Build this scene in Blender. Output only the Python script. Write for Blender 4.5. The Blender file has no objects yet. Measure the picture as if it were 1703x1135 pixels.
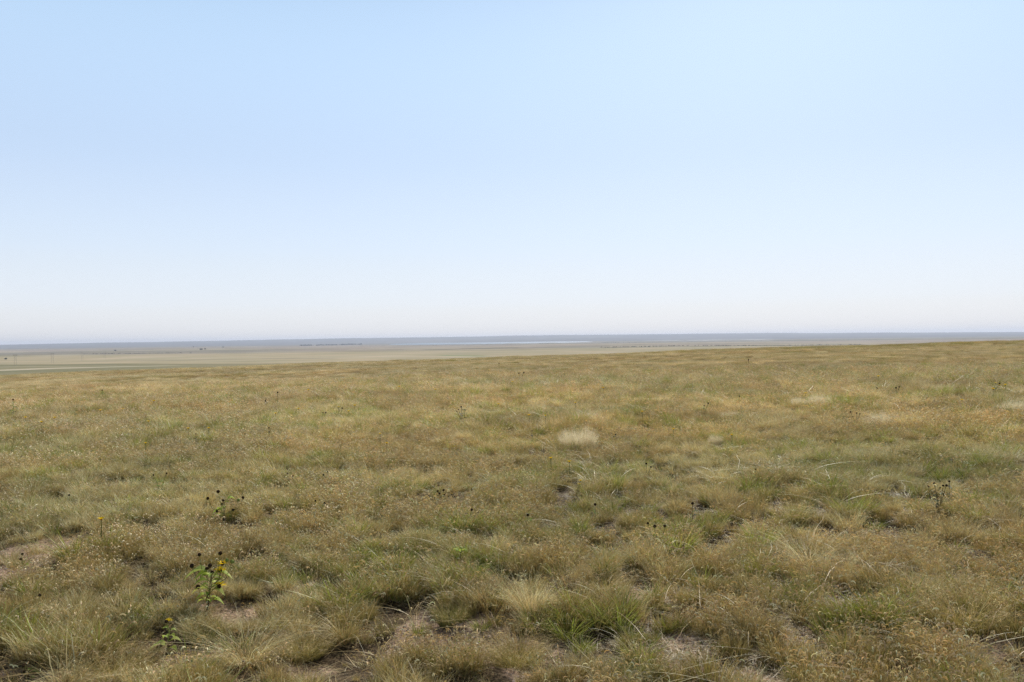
import bpy, math, random
import numpy as np
from mathutils import Matrix, Vector

S = bpy.context.scene
C = S.collection
R = math.radians
random.seed(7)

# ------------------------------------------------------------------ noise (numpy)
def _hash(ix, iy, seed):
    h = (ix.astype(np.int64) * 374761393 + iy.astype(np.int64) * 668265263 + seed * 1442695041) & 0xFFFFFFFF
    h = ((h ^ (h >> 13)) * 1274126177) & 0xFFFFFFFF
    h = (h ^ (h >> 16)) & 0xFFFFFF
    return h / float(0xFFFFFF)

def vnoise(x, y, seed=0):
    ix = np.floor(x); iy = np.floor(y)
    fx = x - ix; fy = y - iy
    fx = fx * fx * (3 - 2 * fx); fy = fy * fy * (3 - 2 * fy)
    a = _hash(ix, iy, seed); b = _hash(ix + 1, iy, seed)
    c = _hash(ix, iy + 1, seed); d = _hash(ix + 1, iy + 1, seed)
    return (a * (1 - fx) + b * fx) * (1 - fy) + (c * (1 - fx) + d * fx) * fy

def fbm(x, y, scale, seed=0, octv=3):
    s = 0; amp = 1; tot = 0; f = 1.0 / scale
    for k in range(octv):
        s = s + amp * vnoise(x * f + 17.3 * k, y * f - 9.1 * k, seed + k * 31)
        tot += amp; amp *= .5; f *= 2.03
    return s / tot                      # 0..1, mean .5

def worley(x, y, cell, seed=0):
    """distance to the nearest jittered clump centre, in cells"""
    X = x / cell; Y = y / cell; ix = np.floor(X); iy = np.floor(Y); best = np.full(np.shape(X), 9.0)
    for dx in (-1, 0, 1):
        for dy in (-1, 0, 1):
            cx = ix + dx; cy = iy + dy
            jx = cx + .1 + .8 * _hash(cx, cy, seed); jy = cy + .1 + .8 * _hash(cx, cy, seed + 7)
            best = np.minimum(best, np.hypot(X - jx, Y - jy) / (.75 + .5 * _hash(cx, cy, seed + 13)))
    return best

def sstep(a, b, x):
    t = np.clip((x - a) / (b - a), 0, 1)
    return t * t * (3 - 2 * t)

# ------------------------------------------------------------------ camera frame
CAM = np.array([0.0, 0.0, 1.7]); F = 1363.0
pitch = 2.15 / F; roll = 0.0125
fwd = np.array([0, math.cos(pitch), -math.sin(pitch)])
u0 = np.array([0, math.sin(pitch), math.cos(pitch)]); r0 = np.array([1.0, 0, 0])
right = r0 * math.cos(roll) - u0 * math.sin(roll)
up = u0 * math.cos(roll) + r0 * math.sin(roll)
PLAIN = -43.3
def horizon_y(px): return 576 - 0.0125 * px

# ------------------------------------------------------------------ terrain height
BARE = []      # (x, y, rx, ry) bare gravelly spots, filled in below
def ridge_top(az):
    px = 851.5 + F * np.tan(np.clip(az, -.9, .9))
    xs = [-800, 0, 215, 430, 645, 860, 1075, 1273, 1703, 2500]
    ys = [2.5, 2.0, 3.3, 4.5, 5.8, 6.5, 6.3, 5.4, 1.9, 2.0]
    return np.interp(px, xs, ys)

def clumpy(x, y):
    """0 on a clump, 1 in the gap between clumps"""
    wx = (fbm(x, y, .35, 141, 2) - .5) * .22; wy = (fbm(x, y, .35, 151, 2) - .5) * .22
    pit = sstep(.575, .64, fbm(x, y, .27, 161, 3)) * (1 - sstep(9, 20, np.hypot(x, y)))
    return np.maximum(pit, sstep(.18, .64, np.minimum(worley(x + wx * .7, y + wy * .7, .27, 5), worley(x - wy, y + wx, .62, 15) * 1.25)))

def height(x, y, micro=True):
    x = np.asarray(x, float); y = np.asarray(y, float)
    r = np.hypot(x, y); az = np.arctan2(x, np.maximum(y, 1e-6) if np.ndim(y) == 0 else np.where(np.abs(y) < 1e-6, 1e-6, y))
    base = 0.0202 * x - 0.0072 * y + 0.00001 * x * np.abs(x)
    rc = 112.0
    d = np.maximum(r - rc, 0)
    drop = np.where(d < 60, d * d * .0007, 60 * 60 * .0007 + (d - 60) * .084)
    base = np.where(r > 150, base * 150 / np.maximum(r, 1), base) - drop
    if micro:
        fade = 1 - sstep(40, 110, r)
        z = (fbm(x, y, .45, 3, 3) - .5) * .05 + (fbm(x, y, 1.6, 9, 2) - .5) * .10 + .035 * (.5 - clumpy(x, y))
        base = base + z * fade + (fbm(x, y, 14, 21, 2) - .5) * .35 * sstep(10, 40, r) * (1 - sstep(120, 300, r))
        for bx, by, rx, ry in BARE:
            q = ((x - bx) / rx) ** 2 + ((y - by) / ry) ** 2
            base = base - .022 * np.exp(-q * 1.4)
    pl = PLAIN + (fbm(x, y, 900, 5, 2) - .5) * .8
    k = 3.0
    z = np.where(base > pl, base, pl) + 0.0
    dd = np.abs(base - pl)
    z = z + np.maximum(k - dd, 0) ** 2 / (4 * k)
    rt = ridge_top(az) * 27000 / F + (fbm(np.cos(az) * 30000, np.sin(az) * 30000, 1500, 44, 3) - .5) * 22
    z = z + sstep(15500, 27000, r) * (rt + 1.7 - PLAIN)
    return z

def ray(px, py):
    d = fwd + right * (px - 851.5) / F + up * (567.5 - py) / F
    return d / np.linalg.norm(d)

def spot(px, py, lo=2.0, hi=250.0, micro=False, lift=0.0):
    """where the view ray through a photo pixel meets the field"""
    d = ray(px, py); t0 = lo; t = lo
    while t < hi:
        p = CAM + d * t
        if p[2] < float(height(p[0], p[1], micro)) + lift: break
        t0 = t; t *= 1.02
    for _ in range(20):
        m = (t0 + t) / 2; p = CAM + d * m
        if p[2] < float(height(p[0], p[1], micro)) + lift: t = m
        else: t0 = m
    p = CAM + d * t
    return float(p[0]), float(p[1]), t

def spot_plain(px, dy_below):
    """a place on the far plain, by bearing and angle under the level horizon"""
    az = math.atan((px - 851.5) / F)
    dist = (1.7 - PLAIN) / (dy_below / F) / math.cos(az)
    dist = (1.7 - PLAIN) / (dy_below / F * math.cos(az)) 
    return dist * math.sin(az), dist * math.cos(az), dist

for px, py, w, h in [(16, 940, 120, 110), (690, 926, 50, 12), (755, 1070, 70, 60), (1172, 968, 55, 30), (1145, 1075, 80, 45),
                     (1385, 1012, 85, 45), (1620, 1075, 100, 45), (500, 1112, 90, 30), (300, 1105, 60, 50), (400, 890, 80, 18),
                     (1400, 945, 60, 22), (1060, 1030, 30, 35), (870, 1130, 60, 20), (190, 1075, 60, 16), (1225, 1000, 40, 20),
                     (1295, 1120, 50, 15), (620, 1015, 40, 14), (120, 1120, 60, 20)]:
    x, y, t = spot(px, py)
    BARE.append((x, y, w / 2 * t / F * 1.12, max(h / 2 * t / F * t / 1.9 * .9, .09)))
def bareness(x, y):
    m = np.zeros_like(np.asarray(x, float))
    wx = (fbm(x, y, .18, 71, 2) - .5) * .16; wy = (fbm(x, y, .18, 91, 2) - .5) * .16
    for bx, by, rx, ry in BARE:
        q = ((x + wx - bx) / rx) ** 2 + ((y + wy - by) / ry) ** 2
        m = np.maximum(m, 1 - sstep(.55, 1.25, q))
    r = np.hypot(x, y)
    n = fbm(x, y, .55, 63, 3)
    m = np.maximum(m, sstep(.655, .73, n) * (1 - sstep(6, 8.5, r)) * .9)
    return m

# ------------------------------------------------------------------ tags / linking
def tag(o, label=None, cat=None, group=None, kind=None):
    if label: o['label'] = label
    if cat: o['category'] = cat
    if group: o['group'] = group
    if kind: o['kind'] = kind
    return o

def empty(name, loc, rz=0.0):
    o = bpy.data.objects.new(name, None); C.objects.link(o)
    o.empty_display_size = .1
    o.location = loc; o.rotation_euler = (0, 0, rz)
    return o

class Geo:
    def __init__(s): s.v = []; s.f = []; s.c = []; s.n = 0
    def add(s, v, f, c):
        v = np.asarray(v, float).reshape(-1, 3); f = np.asarray(f, int)
        c = np.asarray(c, float)
        if c.ndim == 1: c = np.tile(c, (len(v), 1))
        s.v.append(v); s.c.append(c)
        s.f.append(f + s.n); s.n += len(v)
    def mesh(s, name, mat, smooth=False):
        me = bpy.data.meshes.new(name)
        v = np.concatenate(s.v); c = np.concatenate(s.c)
        loops = np.concatenate([f.ravel() for f in s.f]).astype(np.int32)
        sizes = np.concatenate([np.full(len(f), f.shape[1]) for f in s.f]).astype(np.int32)
        starts = np.concatenate([[0], np.cumsum(sizes)[:-1]]).astype(np.int32)
        me.vertices.add(len(v)); me.vertices.foreach_set('co', v.astype(np.float32).ravel())
        me.loops.add(len(loops)); me.loops.foreach_set('vertex_index', loops)
        me.polygons.add(len(sizes)); me.polygons.foreach_set('loop_start', starts)
        me.polygons.foreach_set('loop_total', sizes)
        me.polygons.foreach_set('use_smooth', np.full(len(sizes), smooth))
        a = me.attributes.new('col', 'FLOAT_COLOR', 'POINT')
        cc = np.concatenate([c, np.ones((len(c), 1))], 1)
        a.data.foreach_set('color', cc.astype(np.float32).ravel())
        me.materials.append(mat); me.update(); me.validate()
        return me
    def build(s, name, mat, parent=None, smooth=False):
        o = bpy.data.objects.new(name, s.mesh(name, mat, smooth)); C.objects.link(o)
        if parent: o.parent = parent
        return o

# ------------------------------------------------------------------ materials
def newmat(name):
    m = bpy.data.materials.new(name); m.use_nodes = True
    nt = m.node_tree; nt.nodes.clear()
    return m, nt, nt.nodes, nt.links

def plant_mat(name, tinted, trans=.38, rough=.55, spec=.25):
    m, nt, N, L = newmat(name)
    out = N.new('ShaderNodeOutputMaterial')
    at = N.new('ShaderNodeAttribute'); at.attribute_name = 'col'
    col = at.outputs['Color']
    if tinted:
        ti = N.new('ShaderNodeAttribute'); ti.attribute_type = 'INSTANCER'; ti.attribute_name = 'tint'
        mu = N.new('ShaderNodeMix'); mu.data_type = 'RGBA'; mu.blend_type = 'MULTIPLY'; mu.inputs[0].default_value = 1
        L.new(col, mu.inputs[6]); L.new(ti.outputs['Color'], mu.inputs[7]); col = mu.outputs[2]
    p = N.new('ShaderNodeBsdfPrincipled'); p.inputs['Roughness'].default_value = rough
    p.inputs['Specular IOR Level'].default_value = spec
    L.new(col, p.inputs['Base Color'])
    t = N.new('ShaderNodeBsdfTranslucent'); L.new(col, t.inputs['Color'])
    mx = N.new('ShaderNodeMixShader'); mx.inputs[0].default_value = trans
    L.new(p.outputs[0], mx.inputs[1]); L.new(t.outputs[0], mx.inputs[2]); L.new(mx.outputs[0], out.inputs[0])
    return m

M_GRASS = plant_mat('grass_blades_tinted', True, .22, .5, .32)
M_TUFT = plant_mat('grass_blades', False, .42)
M_LEAF = plant_mat('green_leaf', False, .4, .6, .15)
M_DRY = plant_mat('dry_stalk', False, .05, .9, .02)
M_PETAL = plant_mat('yellow_petal', False, .5, .6, .1)

def ground_mat():
    m, nt, N, L = newmat('soil_and_thatch')
    out = N.new('ShaderNodeOutputMaterial'); p = N.new('ShaderNodeBsdfPrincipled')
    p.inputs['Roughness'].default_value = .95; p.inputs['Specular IOR Level'].default_value = .1
    at = N.new('ShaderNodeAttribute'); at.attribute_name = 'col'
    geo = N.new('ShaderNodeNewGeometry')
    n1 = N.new('ShaderNodeTexNoise'); n1.inputs['Scale'].default_value = 45; n1.inputs['Detail'].default_value = 5
    n2 = N.new('ShaderNodeTexVoronoi'); n2.inputs['Scale'].default_value = 110
    L.new(geo.outputs['Position'], n1.inputs['Vector']); L.new(geo.outputs['Position'], n2.inputs['Vector'])
    cr = N.new('ShaderNodeValToRGB')
    cr.color_ramp.elements[0].position = .36; cr.color_ramp.elements[0].color = (.42, .38, .34, 1)
    cr.color_ramp.elements[1].position = .7; cr.color_ramp.elements[1].color = (1.25, 1.22, 1.2, 1)
    L.new(n1.outputs['Fac'], cr.inputs[0])
    mu = N.new('ShaderNodeMix'); mu.data_type = 'RGBA'; mu.blend_type = 'MULTIPLY'; mu.inputs[0].default_value = 1
    L.new(at.outputs['Color'], mu.inputs[6]); L.new(cr.outputs[0], mu.inputs[7])
    cr2 = N.new('ShaderNodeValToRGB')
    cr2.color_ramp.elements[0].color = (.7, .66, .62, 1); cr2.color_ramp.elements[1].color = (1.25, 1.18, 1.1, 1)
    L.new(n2.outputs['Color'], cr2.inputs[0])
    mu2 = N.new('ShaderNodeMix'); mu2.data_type = 'RGBA'; mu2.blend_type = 'MULTIPLY'; mu2.inputs[0].default_value = .8
    L.new(mu.outputs[2], mu2.inputs[6]); L.new(cr2.outputs[0], mu2.inputs[7])
    L.new(mu2.outputs[2], p.inputs['Base Color'])
    b = N.new('ShaderNodeBump'); b.inputs['Strength'].default_value = 1.0; b.inputs['Distance'].default_value = .025
    L.new(n1.outputs['Fac'], b.inputs['Height']); L.new(b.outputs[0], p.inputs['Normal'])
    L.new(p.outputs[0], out.inputs[0])
    return m

def plain_mat():
    m, nt, N, L = newmat('plain_land_cover')
    out = N.new('ShaderNodeOutputMaterial'); p = N.new('ShaderNodeBsdfPrincipled')
    p.inputs['Roughness'].default_value = 1; p.inputs['Specular IOR Level'].default_value = 0
    at = N.new('ShaderNodeAttribute'); at.attribute_name = 'col'
    geo = N.new('ShaderNodeNewGeometry')
    n1 = N.new('ShaderNodeTexNoise'); n1.inputs['Scale'].default_value = .004; n1.inputs['Detail'].default_value = 4
    L.new(geo.outputs['Position'], n1.inputs['Vector'])
    cr = N.new('ShaderNodeValToRGB')
    cr.color_ramp.elements[0].position = .35; cr.color_ramp.elements[0].color = (.84, .88, .85, 1)
    cr.color_ramp.elements[1].position = .65; cr.color_ramp.elements[1].color = (1.1, 1.07, 1.08, 1)
    L.new(n1.outputs['Fac'], cr.inputs[0])
    mu = N.new('ShaderNodeMix'); mu.data_type = 'RGBA'; mu.blend_type = 'MULTIPLY'; mu.inputs[0].default_value = 1
    L.new(at.outputs['Color'], mu.inputs[6]); L.new(cr.outputs[0], mu.inputs[7]); L.new(mu.outputs[2], p.inputs['Base Color'])
    L.new(p.outputs[0], out.inputs[0])
    return m

def simple_mat(name, col, rough=.7, spec=.3, metal=0, noise=None):
    m, nt, N, L = newmat(name)
    out = N.new('ShaderNodeOutputMaterial'); p = N.new('ShaderNodeBsdfPrincipled')
    p.inputs['Roughness'].default_value = rough; p.inputs['Specular IOR Level'].default_value = spec
    p.inputs['Metallic'].default_value = metal
    n1 = N.new('ShaderNodeTexNoise'); n1.inputs['Scale'].default_value = noise or 3; n1.inputs['Detail'].default_value = 4
    tc = N.new('ShaderNodeTexCoord'); L.new(tc.outputs['Object'], n1.inputs['Vector'])
    cr = N.new('ShaderNodeValToRGB')
    cr.color_ramp.elements[0].position = .3; cr.color_ramp.elements[0].color = (*[c * .75 for c in col], 1)
    cr.color_ramp.elements[1].position = .7; cr.color_ramp.elements[1].color = (*[min(1, c * 1.2) for c in col], 1)
    L.new(n1.outputs['Fac'], cr.inputs[0]); L.new(cr.outputs[0], p.inputs['Base Color'])
    L.new(p.outputs[0], out.inputs[0])
    return m

# ------------------------------------------------------------------ colours of the land
def lerp(a, b, t): return a * (1 - t[..., None]) + b * t[..., None]
SOIL = np.array([.47, .355, .26]); SHADED_THATCH = np.array([.125, .095, .055])  # thatch tone is darkened to put the shade between clumps into the colour
TAN = np.array([.415, .345, .215]); GREY = np.array([.245, .225, .17]); OLIVE = np.array([.25, .225, .125])
BROWN = np.array([.33, .27, .205]); CREAM = np.array([.50, .43, .30]); DARKG = np.array([.10, .11, .06]); FAR = np.array([.16, .15, .12])

def plain_colour(px, dy, x, y):
    n = fbm(x, y, 1400, 81, 4); n2 = fbm(x, y, 420, 82, 3)
    def band(a, b, s=.35): return sstep(a - s, a + s, dy) * (1 - sstep(b - s, b + s, dy))
    jag = (n - .5) * 5 + (n2 - .5) * 2
    c = np.tile(TAN, (len(px), 1))
    # overall ladder, near to far
    c = lerp(c, np.tile(BROWN, (len(px), 1)), 1 - sstep(14.5, 17.5, dy + jag * .5 - np.interp(px, [0, 430, 860, 1290], [0, 1, 0, -2])))
    c = lerp(c, np.tile(GREY, (len(px), 1)), band(11, 16.3) * (1 - sstep(380, 560, px)) * (.75 + .5 * (n2 - .5)))
    c = lerp(c, np.tile(FAR, (len(px), 1)), 1 - sstep(3.5, 7, dy + jag * .3))
    c = lerp(c, np.tile(GREY, (len(px), 1)), band(5, 8.2) * sstep(500, 900, px) * .8)
    # streaks across the plain
    st = sstep(.54, .62, n) * (1 - sstep(.68, .76, n)); c = lerp(c, np.tile(OLIVE * .9, (len(px), 1)), st * .42)
    st = sstep(.58, .68, n2); c = lerp(c, np.tile(CREAM, (len(px), 1)), st * .40)
    # near left: olive bottom land with pale strips
    L = 1 - sstep(250, 420, px)
    lo = np.interp(px, [0, 200, 430], [30.5, 31.5, 34.5])
    c = lerp(c, np.tile(OLIVE, (len(px), 1)), sstep(lo - .6, lo + .8, dy))
    c = lerp(c, np.tile(CREAM, (len(px), 1)), band(34.2, 35.0, .3) * (1 - sstep(40, 260, px)) * .6)
    tr = np.interp(px, [0, 90, 200, 330], [40.0, 37.8, 36.6, 35.6]); tw = np.interp(px, [0, 200, 330], [1.5, 1.0, .4])
    c = lerp(c, np.tile(CREAM, (len(px), 1)), (1 - sstep(tw * .5, tw * .9, np.abs(dy - tr))) * (1 - sstep(260, 340, px)))
    c = lerp(c, np.tile(CREAM, (len(px), 1)), band(9.8, 10.6, .25) * (1 - sstep(35, 55, px)) * .9)
    # thin dark lines
    for x0, x1, d0, d1, w, colr, s in [(40, 260, 11.5, 8.5, .5, GREY, .8), (430, 560, 26.5, 27, .5, GREY, .7), (150, 430, 27.5, 26.8, .4, GREY, .5),
                                 (700, 870, 14.8, 13.2, .8, DARKG, .6), (870, 1010, 13.2, 13.5, 1.2, GREY, .7),
                                 (1000, 1300, 14.8, 15.0, .6, DARKG, .8), (1280, 1440, 15.2, 15.3, .6, DARKG, .7),
                                 (730, 810, 24.6, 26.4, .7, np.array([.20, .26, .11]), .8), (740, 800, 27.6, 28.2, .5, CREAM, .7),
                                 (860, 1290, 9.3, 9.0, 1.0, TAN, .5), (430, 720, 15.2, 15.2, .4, CREAM, .3),
                                 (1280, 1703, 7.5, 8.0, .5, DARKG, .5)]:
        dd = np.interp(px, [x0, x1], [d0, d1]) + (n2 - .5) * 1.0
        k = (1 - sstep(w * .6, w * 1.2, np.abs(dy - dd))) * sstep(x0 - 10, x0 + 15, px) * (1 - sstep(x1 - 15, x1 + 10, px))
        c = lerp(c, np.tile(colr, (len(px), 1)), k * s)
    return c

# ------------------------------------------------------------------ ground sheets
def polar(name, rings, az, mat, colf, label, centre=False):
    rr, aa = np.meshgrid(rings, az, indexing='ij')
    x = rr * np.sin(aa); y = rr * np.cos(aa); z = height(x, y)
    v = np.stack([x, y, z], -1).reshape(-1, 3)
    nr, na = rr.shape
    i = np.arange(nr - 1)[:, None] * na; j = np.arange(na - 1)[None, :]
    f = np.stack([i + j, i + na + j, i + na + j + 1, i + j + 1], -1).reshape(-1, 4)[:, ::-1]
    g = Geo(); g.add(v, f, colf(x.ravel(), y.ravel(), rr.ravel(), aa.ravel()))
    o = g.build(name, mat, smooth=True)
    tag(o, label, None, kind='structure')
    return o

az_f = np.radians(np.arange(-42, 42.001, .12))
az_b = np.radians(np.arange(45, 315.01, 5.0))
AZ = np.concatenate([az_f, az_b, [az_f[0] + 2 * math.pi]])
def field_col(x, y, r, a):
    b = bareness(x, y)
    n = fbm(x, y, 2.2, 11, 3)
    th = SHADED_THATCH * (1.0 + (n[:, None] - .5) * .5)
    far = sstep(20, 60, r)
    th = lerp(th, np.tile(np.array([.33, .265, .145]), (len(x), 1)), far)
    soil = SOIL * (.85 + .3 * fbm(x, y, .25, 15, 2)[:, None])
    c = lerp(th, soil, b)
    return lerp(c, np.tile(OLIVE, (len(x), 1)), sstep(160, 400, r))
r1 = np.concatenate([[.01, .5, 1.0], 1.4 * 1.0125 ** np.arange(0, 356), np.linspace(120, 260, 40), np.geomspace(270, 1200, 30)])
M_G = ground_mat()
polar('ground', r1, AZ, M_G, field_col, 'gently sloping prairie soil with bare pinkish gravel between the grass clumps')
r2 = np.concatenate([[1200.0], 61330.0 / np.arange(50, 7.9, -.35), 61330.0 / np.arange(7.8, 3.95, -.1)])
r2 = np.unique(r2); r2 = r2[r2 >= 1200]
def pcol(x, y, r, a):
    aa = np.where(a > math.pi, a - 2 * math.pi, a); aa = np.clip(aa, -1.0, 1.0)
    px = 851.5 + F * np.tan(aa)
    dy = (1.7 - PLAIN) / (r * np.cos(aa)) * F
    return plain_colour(px, dy, x, y)
M_P = plain_mat()
polar('plain', r2, AZ, M_P, pcol, 'wide flat valley plain in tan and grey green bands below the field')
r3 = np.concatenate([[r2[-1]], np.linspace(r2[-1] + 150, 29500, 60)])
polar('hills', r3, AZ, M_P, lambda x, y, r, a: FAR[None, :] * (.55 + .9 * fbm(x, y, 1900, 55, 4)[:, None]), 'low blue ridge of hazy far hills along the whole horizon')

# ------------------------------------------------------------------ water
def lake(outline, z, name, label):
    """outline in (px, dy) = bearing and angle below the level horizon"""
    g = Geo(); top = []; bot = []
    for px, d_far, d_near in outline:
        x, y, _ = spot_plain(px, d_far); top.append((x, y, z))
        x, y, _ = spot_plain(px, d_near); bot.append((x, y, z))
    n = len(top); v = top + bot
    f = [(i, n + i, n + i + 1, i + 1) for i in range(n - 1)]
    g.add(v, f, (1, 1, 1))
    o = g.build(name, M_W); tag(o, label, None, kind='structure')
    return o
M_W, nt, N, L = newmat('pale_lake_water')
out = N.new('ShaderNodeOutputMaterial'); p = N.new('ShaderNodeBsdfPrincipled')
p.inputs['Base Color'].default_value = (.10, .16, .20, 1); p.inputs['Roughness'].default_value = .50; p.inputs['IOR'].default_value = 1.33
tc = N.new('ShaderNodeTexCoord'); n1 = N.new('ShaderNodeTexNoise'); n1.inputs['Scale'].default_value = .02
L.new(tc.outputs['Object'], n1.inputs['Vector'])
b = N.new('ShaderNodeBump'); b.inputs['Distance'].default_value = .5; b.inputs['Strength'].default_value = .02
L.new(n1.outputs['Fac'], b.inputs['Height']); L.new(b.outputs[0], p.inputs['Normal']); L.new(p.outputs[0], out.inputs[0])
rw = random.Random(3)
o1 = []
for k in range(60):
    t = k / 59; px = 646 + t * 340
    w = math.sin(math.pi * min(1, max(0, t))) ** .35
    mid = 5.5 - .35 * t
    o1.append((px, mid - (1.9 - .5 * t) * w - rw.random() * .12, mid + (1.6 - .3 * t) * w + rw.random() * .18 - (.45 if abs(t - .6) < .03 or abs(t - .78) < .04 else 0)))
lake(o1, PLAIN + 1.2, 'water', 'long white blue lake lying far out on the plain')
o2 = []
for k in range(60):
    t = k / 59; px = 1063 + t * 225
    w = (.35 + .65 * abs(math.sin(t * 9.0))) * math.sin(math.pi * t) ** .3
    mid = 4.9 - .2 * t
    o2.append((px, mid - .18 * w, mid + .18 * w))
lake(o2, PLAIN + 1.25, 'water', 'thin broken strip of pale water right of the long lake')

# ------------------------------------------------------------------ grass blade generator
def pal(rng, cols, n, jit=.16):
    cols = np.asarray(cols); i = rng.integers(0, len(cols), n)
    c = cols[i] * (1 + rng.normal(0, jit, (n, 1))); return np.clip(c * (1 + rng.normal(0, .04, (n, 3))), .01, .9)

def blades(g, rng, n, base_r, h, hs, lean, bend, drop, width, cols, tips=None, segs=4, dome=True, hook=0, seeds=0, seedcol=None, hw=1.0, taper=.12):
    ang = rng.uniform(0, 2 * np.pi, n); rad = base_r * np.sqrt(rng.uniform(0, 1, n))
    bx = rad * np.cos(ang); by = rad * np.sin(ang)
    oa = ang + rng.normal(0, .7, n)                     # outward lean
    hh = np.clip(rng.normal(h, hs, n), h * .3, h * 1.7)
    if dome: hh *= (1 - .35 * (rad / max(base_r, 1e-6)) ** 2)
    ln = lean * (rad / max(base_r, 1e-6)) * .8 + np.abs(rng.normal(0, lean * .5, n))
    bn = np.abs(rng.normal(bend, bend * .5, n)); dr = np.clip(rng.normal(drop, drop * .35 + .03, n), 0, 1.1)
    t = np.linspace(0, 1, segs + 1)[None, :]
    out = (ln[:, None] * t + bn[:, None] * t * t) * hh[:, None]
    zz = hh[:, None] * (t - dr[:, None] * t ** 2.2 * .9) / (1)
    wob = rng.normal(0, .02, (n, segs + 1)) * hh[:, None] * t
    X = bx[:, None] + np.cos(oa)[:, None] * out + wob
    Y = by[:, None] + np.sin(oa)[:, None] * out - wob * .6
    Z = zz - .012
    fa = rng.uniform(0, 2 * np.pi, n)
    w = width * rng.uniform(.6, 1.35, n)[:, None] * np.clip(1.0 - (1 - taper) * t ** 1.6, 0, 1) * .5
    wx = np.cos(fa)[:, None] * w; wy = np.sin(fa)[:, None] * w
    A = np.stack([X - wx, Y - wy, Z], -1); B = np.stack([X + wx, Y + wy, Z + w * .2], -1)
    V = np.stack([A, B], 2).reshape(n, -1, 3)
    c0 = pal(rng, cols, n); c1 = pal(rng, tips if tips is not None else cols, n)
    CC = c0[:, None, :] * (1 - t[..., None]) + c1[:, None, :] * t[..., None]
    CC = np.repeat(CC, 2, axis=1)
    m = 2 * (segs + 1)
    q = np.array([[2 * k, 2 * k + 1, 2 * k + 3, 2 * k + 2] for k in range(segs)])
    f = (np.arange(n)[:, None, None] * m + q[None]).reshape(-1, 4)
    g.add(V.reshape(-1, 3), f, CC.reshape(-1, 3))
    tip = np.stack([X[:, -1], Y[:, -1], Z[:, -1]], -1); d = np.stack([X[:, -1] - X[:, -2], Y[:, -1] - Y[:, -2], Z[:, -1] - Z[:, -2]], -1)
    d /= np.linalg.norm(d, axis=1, keepdims=True) + 1e-9
    if hook:                                            # curled eyebrow-shaped seed heads
        sc = pal(rng, seedcol, n)
        K = 5; ha = oa + rng.normal(0, .9, n); hl = hook * rng.uniform(.6, 1.25, n)
        hd = np.stack([np.cos(ha), np.sin(ha), np.zeros(n)], -1)
        upv = np.array([0, 0, 1.0])
        pts = []
        cur = tip.copy(); th = rng.uniform(.9, 1.4, n); dth = rng.uniform(.45, .85, n)
        for k in range(K + 1):
            pts.append(cur.copy())
            cur = cur + (hd * np.cos(th)[:, None] + upv * np.sin(th)[:, None]) * (hl / K)[:, None]; th = th - dth
        P = np.stack(pts, 1)
        prof = np.array([.3, .9, 1, 1, .8, .2])[None, :, None]
        side = np.stack([-np.sin(ha), np.cos(ha), np.zeros(n)], -1)[:, None, :] * .6 + np.array([0, 0, .7])
        W = side * prof * .0023 * hw
        V = np.stack([P - W, P + W], 2).reshape(n, -1, 3); m = 2 * (K + 1)
        q = np.array([[2 * k, 2 * k + 1, 2 * k + 3, 2 * k + 2] for k in range(K)])
        f = (np.arange(n)[:, None, None] * m + q[None]).reshape(-1, 4)
        g.add(V.reshape(-1, 3), f, np.repeat(sc, m, axis=0))
    if seeds:                                           # loose airy panicle of tiny seeds
        ns = n * seeds; i = np.repeat(np.arange(n), seeds)
        tt = rng.uniform(.55, 1.0, ns); k = np.clip((tt * segs).astype(int), 0, segs - 1); fr = tt * segs - k
        base = np.stack([X[i, k] * (1 - fr) + X[i, k + 1] * fr, Y[i, k] * (1 - fr) + Y[i, k + 1] * fr, Z[i, k] * (1 - fr) + Z[i, k + 1] * fr], -1)
        dirv = rng.normal(0, 1, (ns, 3)); dirv[:, 2] = np.abs(dirv[:, 2]) * .7; dirv /= np.linalg.norm(dirv, axis=1, keepdims=True)
        ln_ = rng.uniform(.006, .022, ns)[:, None] * (h / .18)
        tipp = base + dirv * ln_
        s = rng.normal(0, 1, (ns, 3)); s /= np.linalg.norm(s, axis=1, keepdims=True); s *= .0011
        V = np.stack([base, tipp - s, tipp + s], 1)
        f = np.arange(ns * 3).reshape(-1, 3)
        g.add(V.reshape(-1, 3), f, np.repeat(pal(rng, seedcol, ns), 3, axis=0))

# palettes (linear albedo)
def PL(l, k=(1, 1, 1)): return [tuple(min(.85, c * m) for c, m in zip(q, k)) for q in l]
KK = (1.36, 1.29, 1.0)
OLV = PL([(.22, .20, .07), (.26, .22, .08), (.18, .19, .06), (.30, .24, .10), (.15, .17, .06)], KK)
OLT = PL([(.42, .33, .16), (.34, .28, .12), (.48, .38, .20), (.28, .26, .10)], KK)
STR = PL([(.46, .35, .18), (.54, .42, .23), (.40, .29, .14), (.36, .29, .14)], KK)
STT = PL([(.68, .56, .36), (.60, .47, .28), (.72, .62, .44)], KK)
RUS = PL([(.35, .26, .13), (.29, .21, .11), (.40, .31, .17)], KK)
GRN = PL([(.17, .21, .04), (.21, .25, .055), (.13, .16, .035), (.24, .25, .06)], KK)
GRT = PL([(.30, .33, .07), (.36, .36, .10), (.22, .26, .06)], KK)
GRY = PL([(.22, .235, .13), (.27, .27, .16), (.19, .21, .11)], KK)
DED = PL([(.36, .29, .19), (.28, .21, .14), (.46, .37, .25), (.17, .12, .08)], KK)
SED = PL([(.56, .44, .29), (.46, .35, .22), (.68, .56, .39), (.36, .26, .16)], KK)

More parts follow.
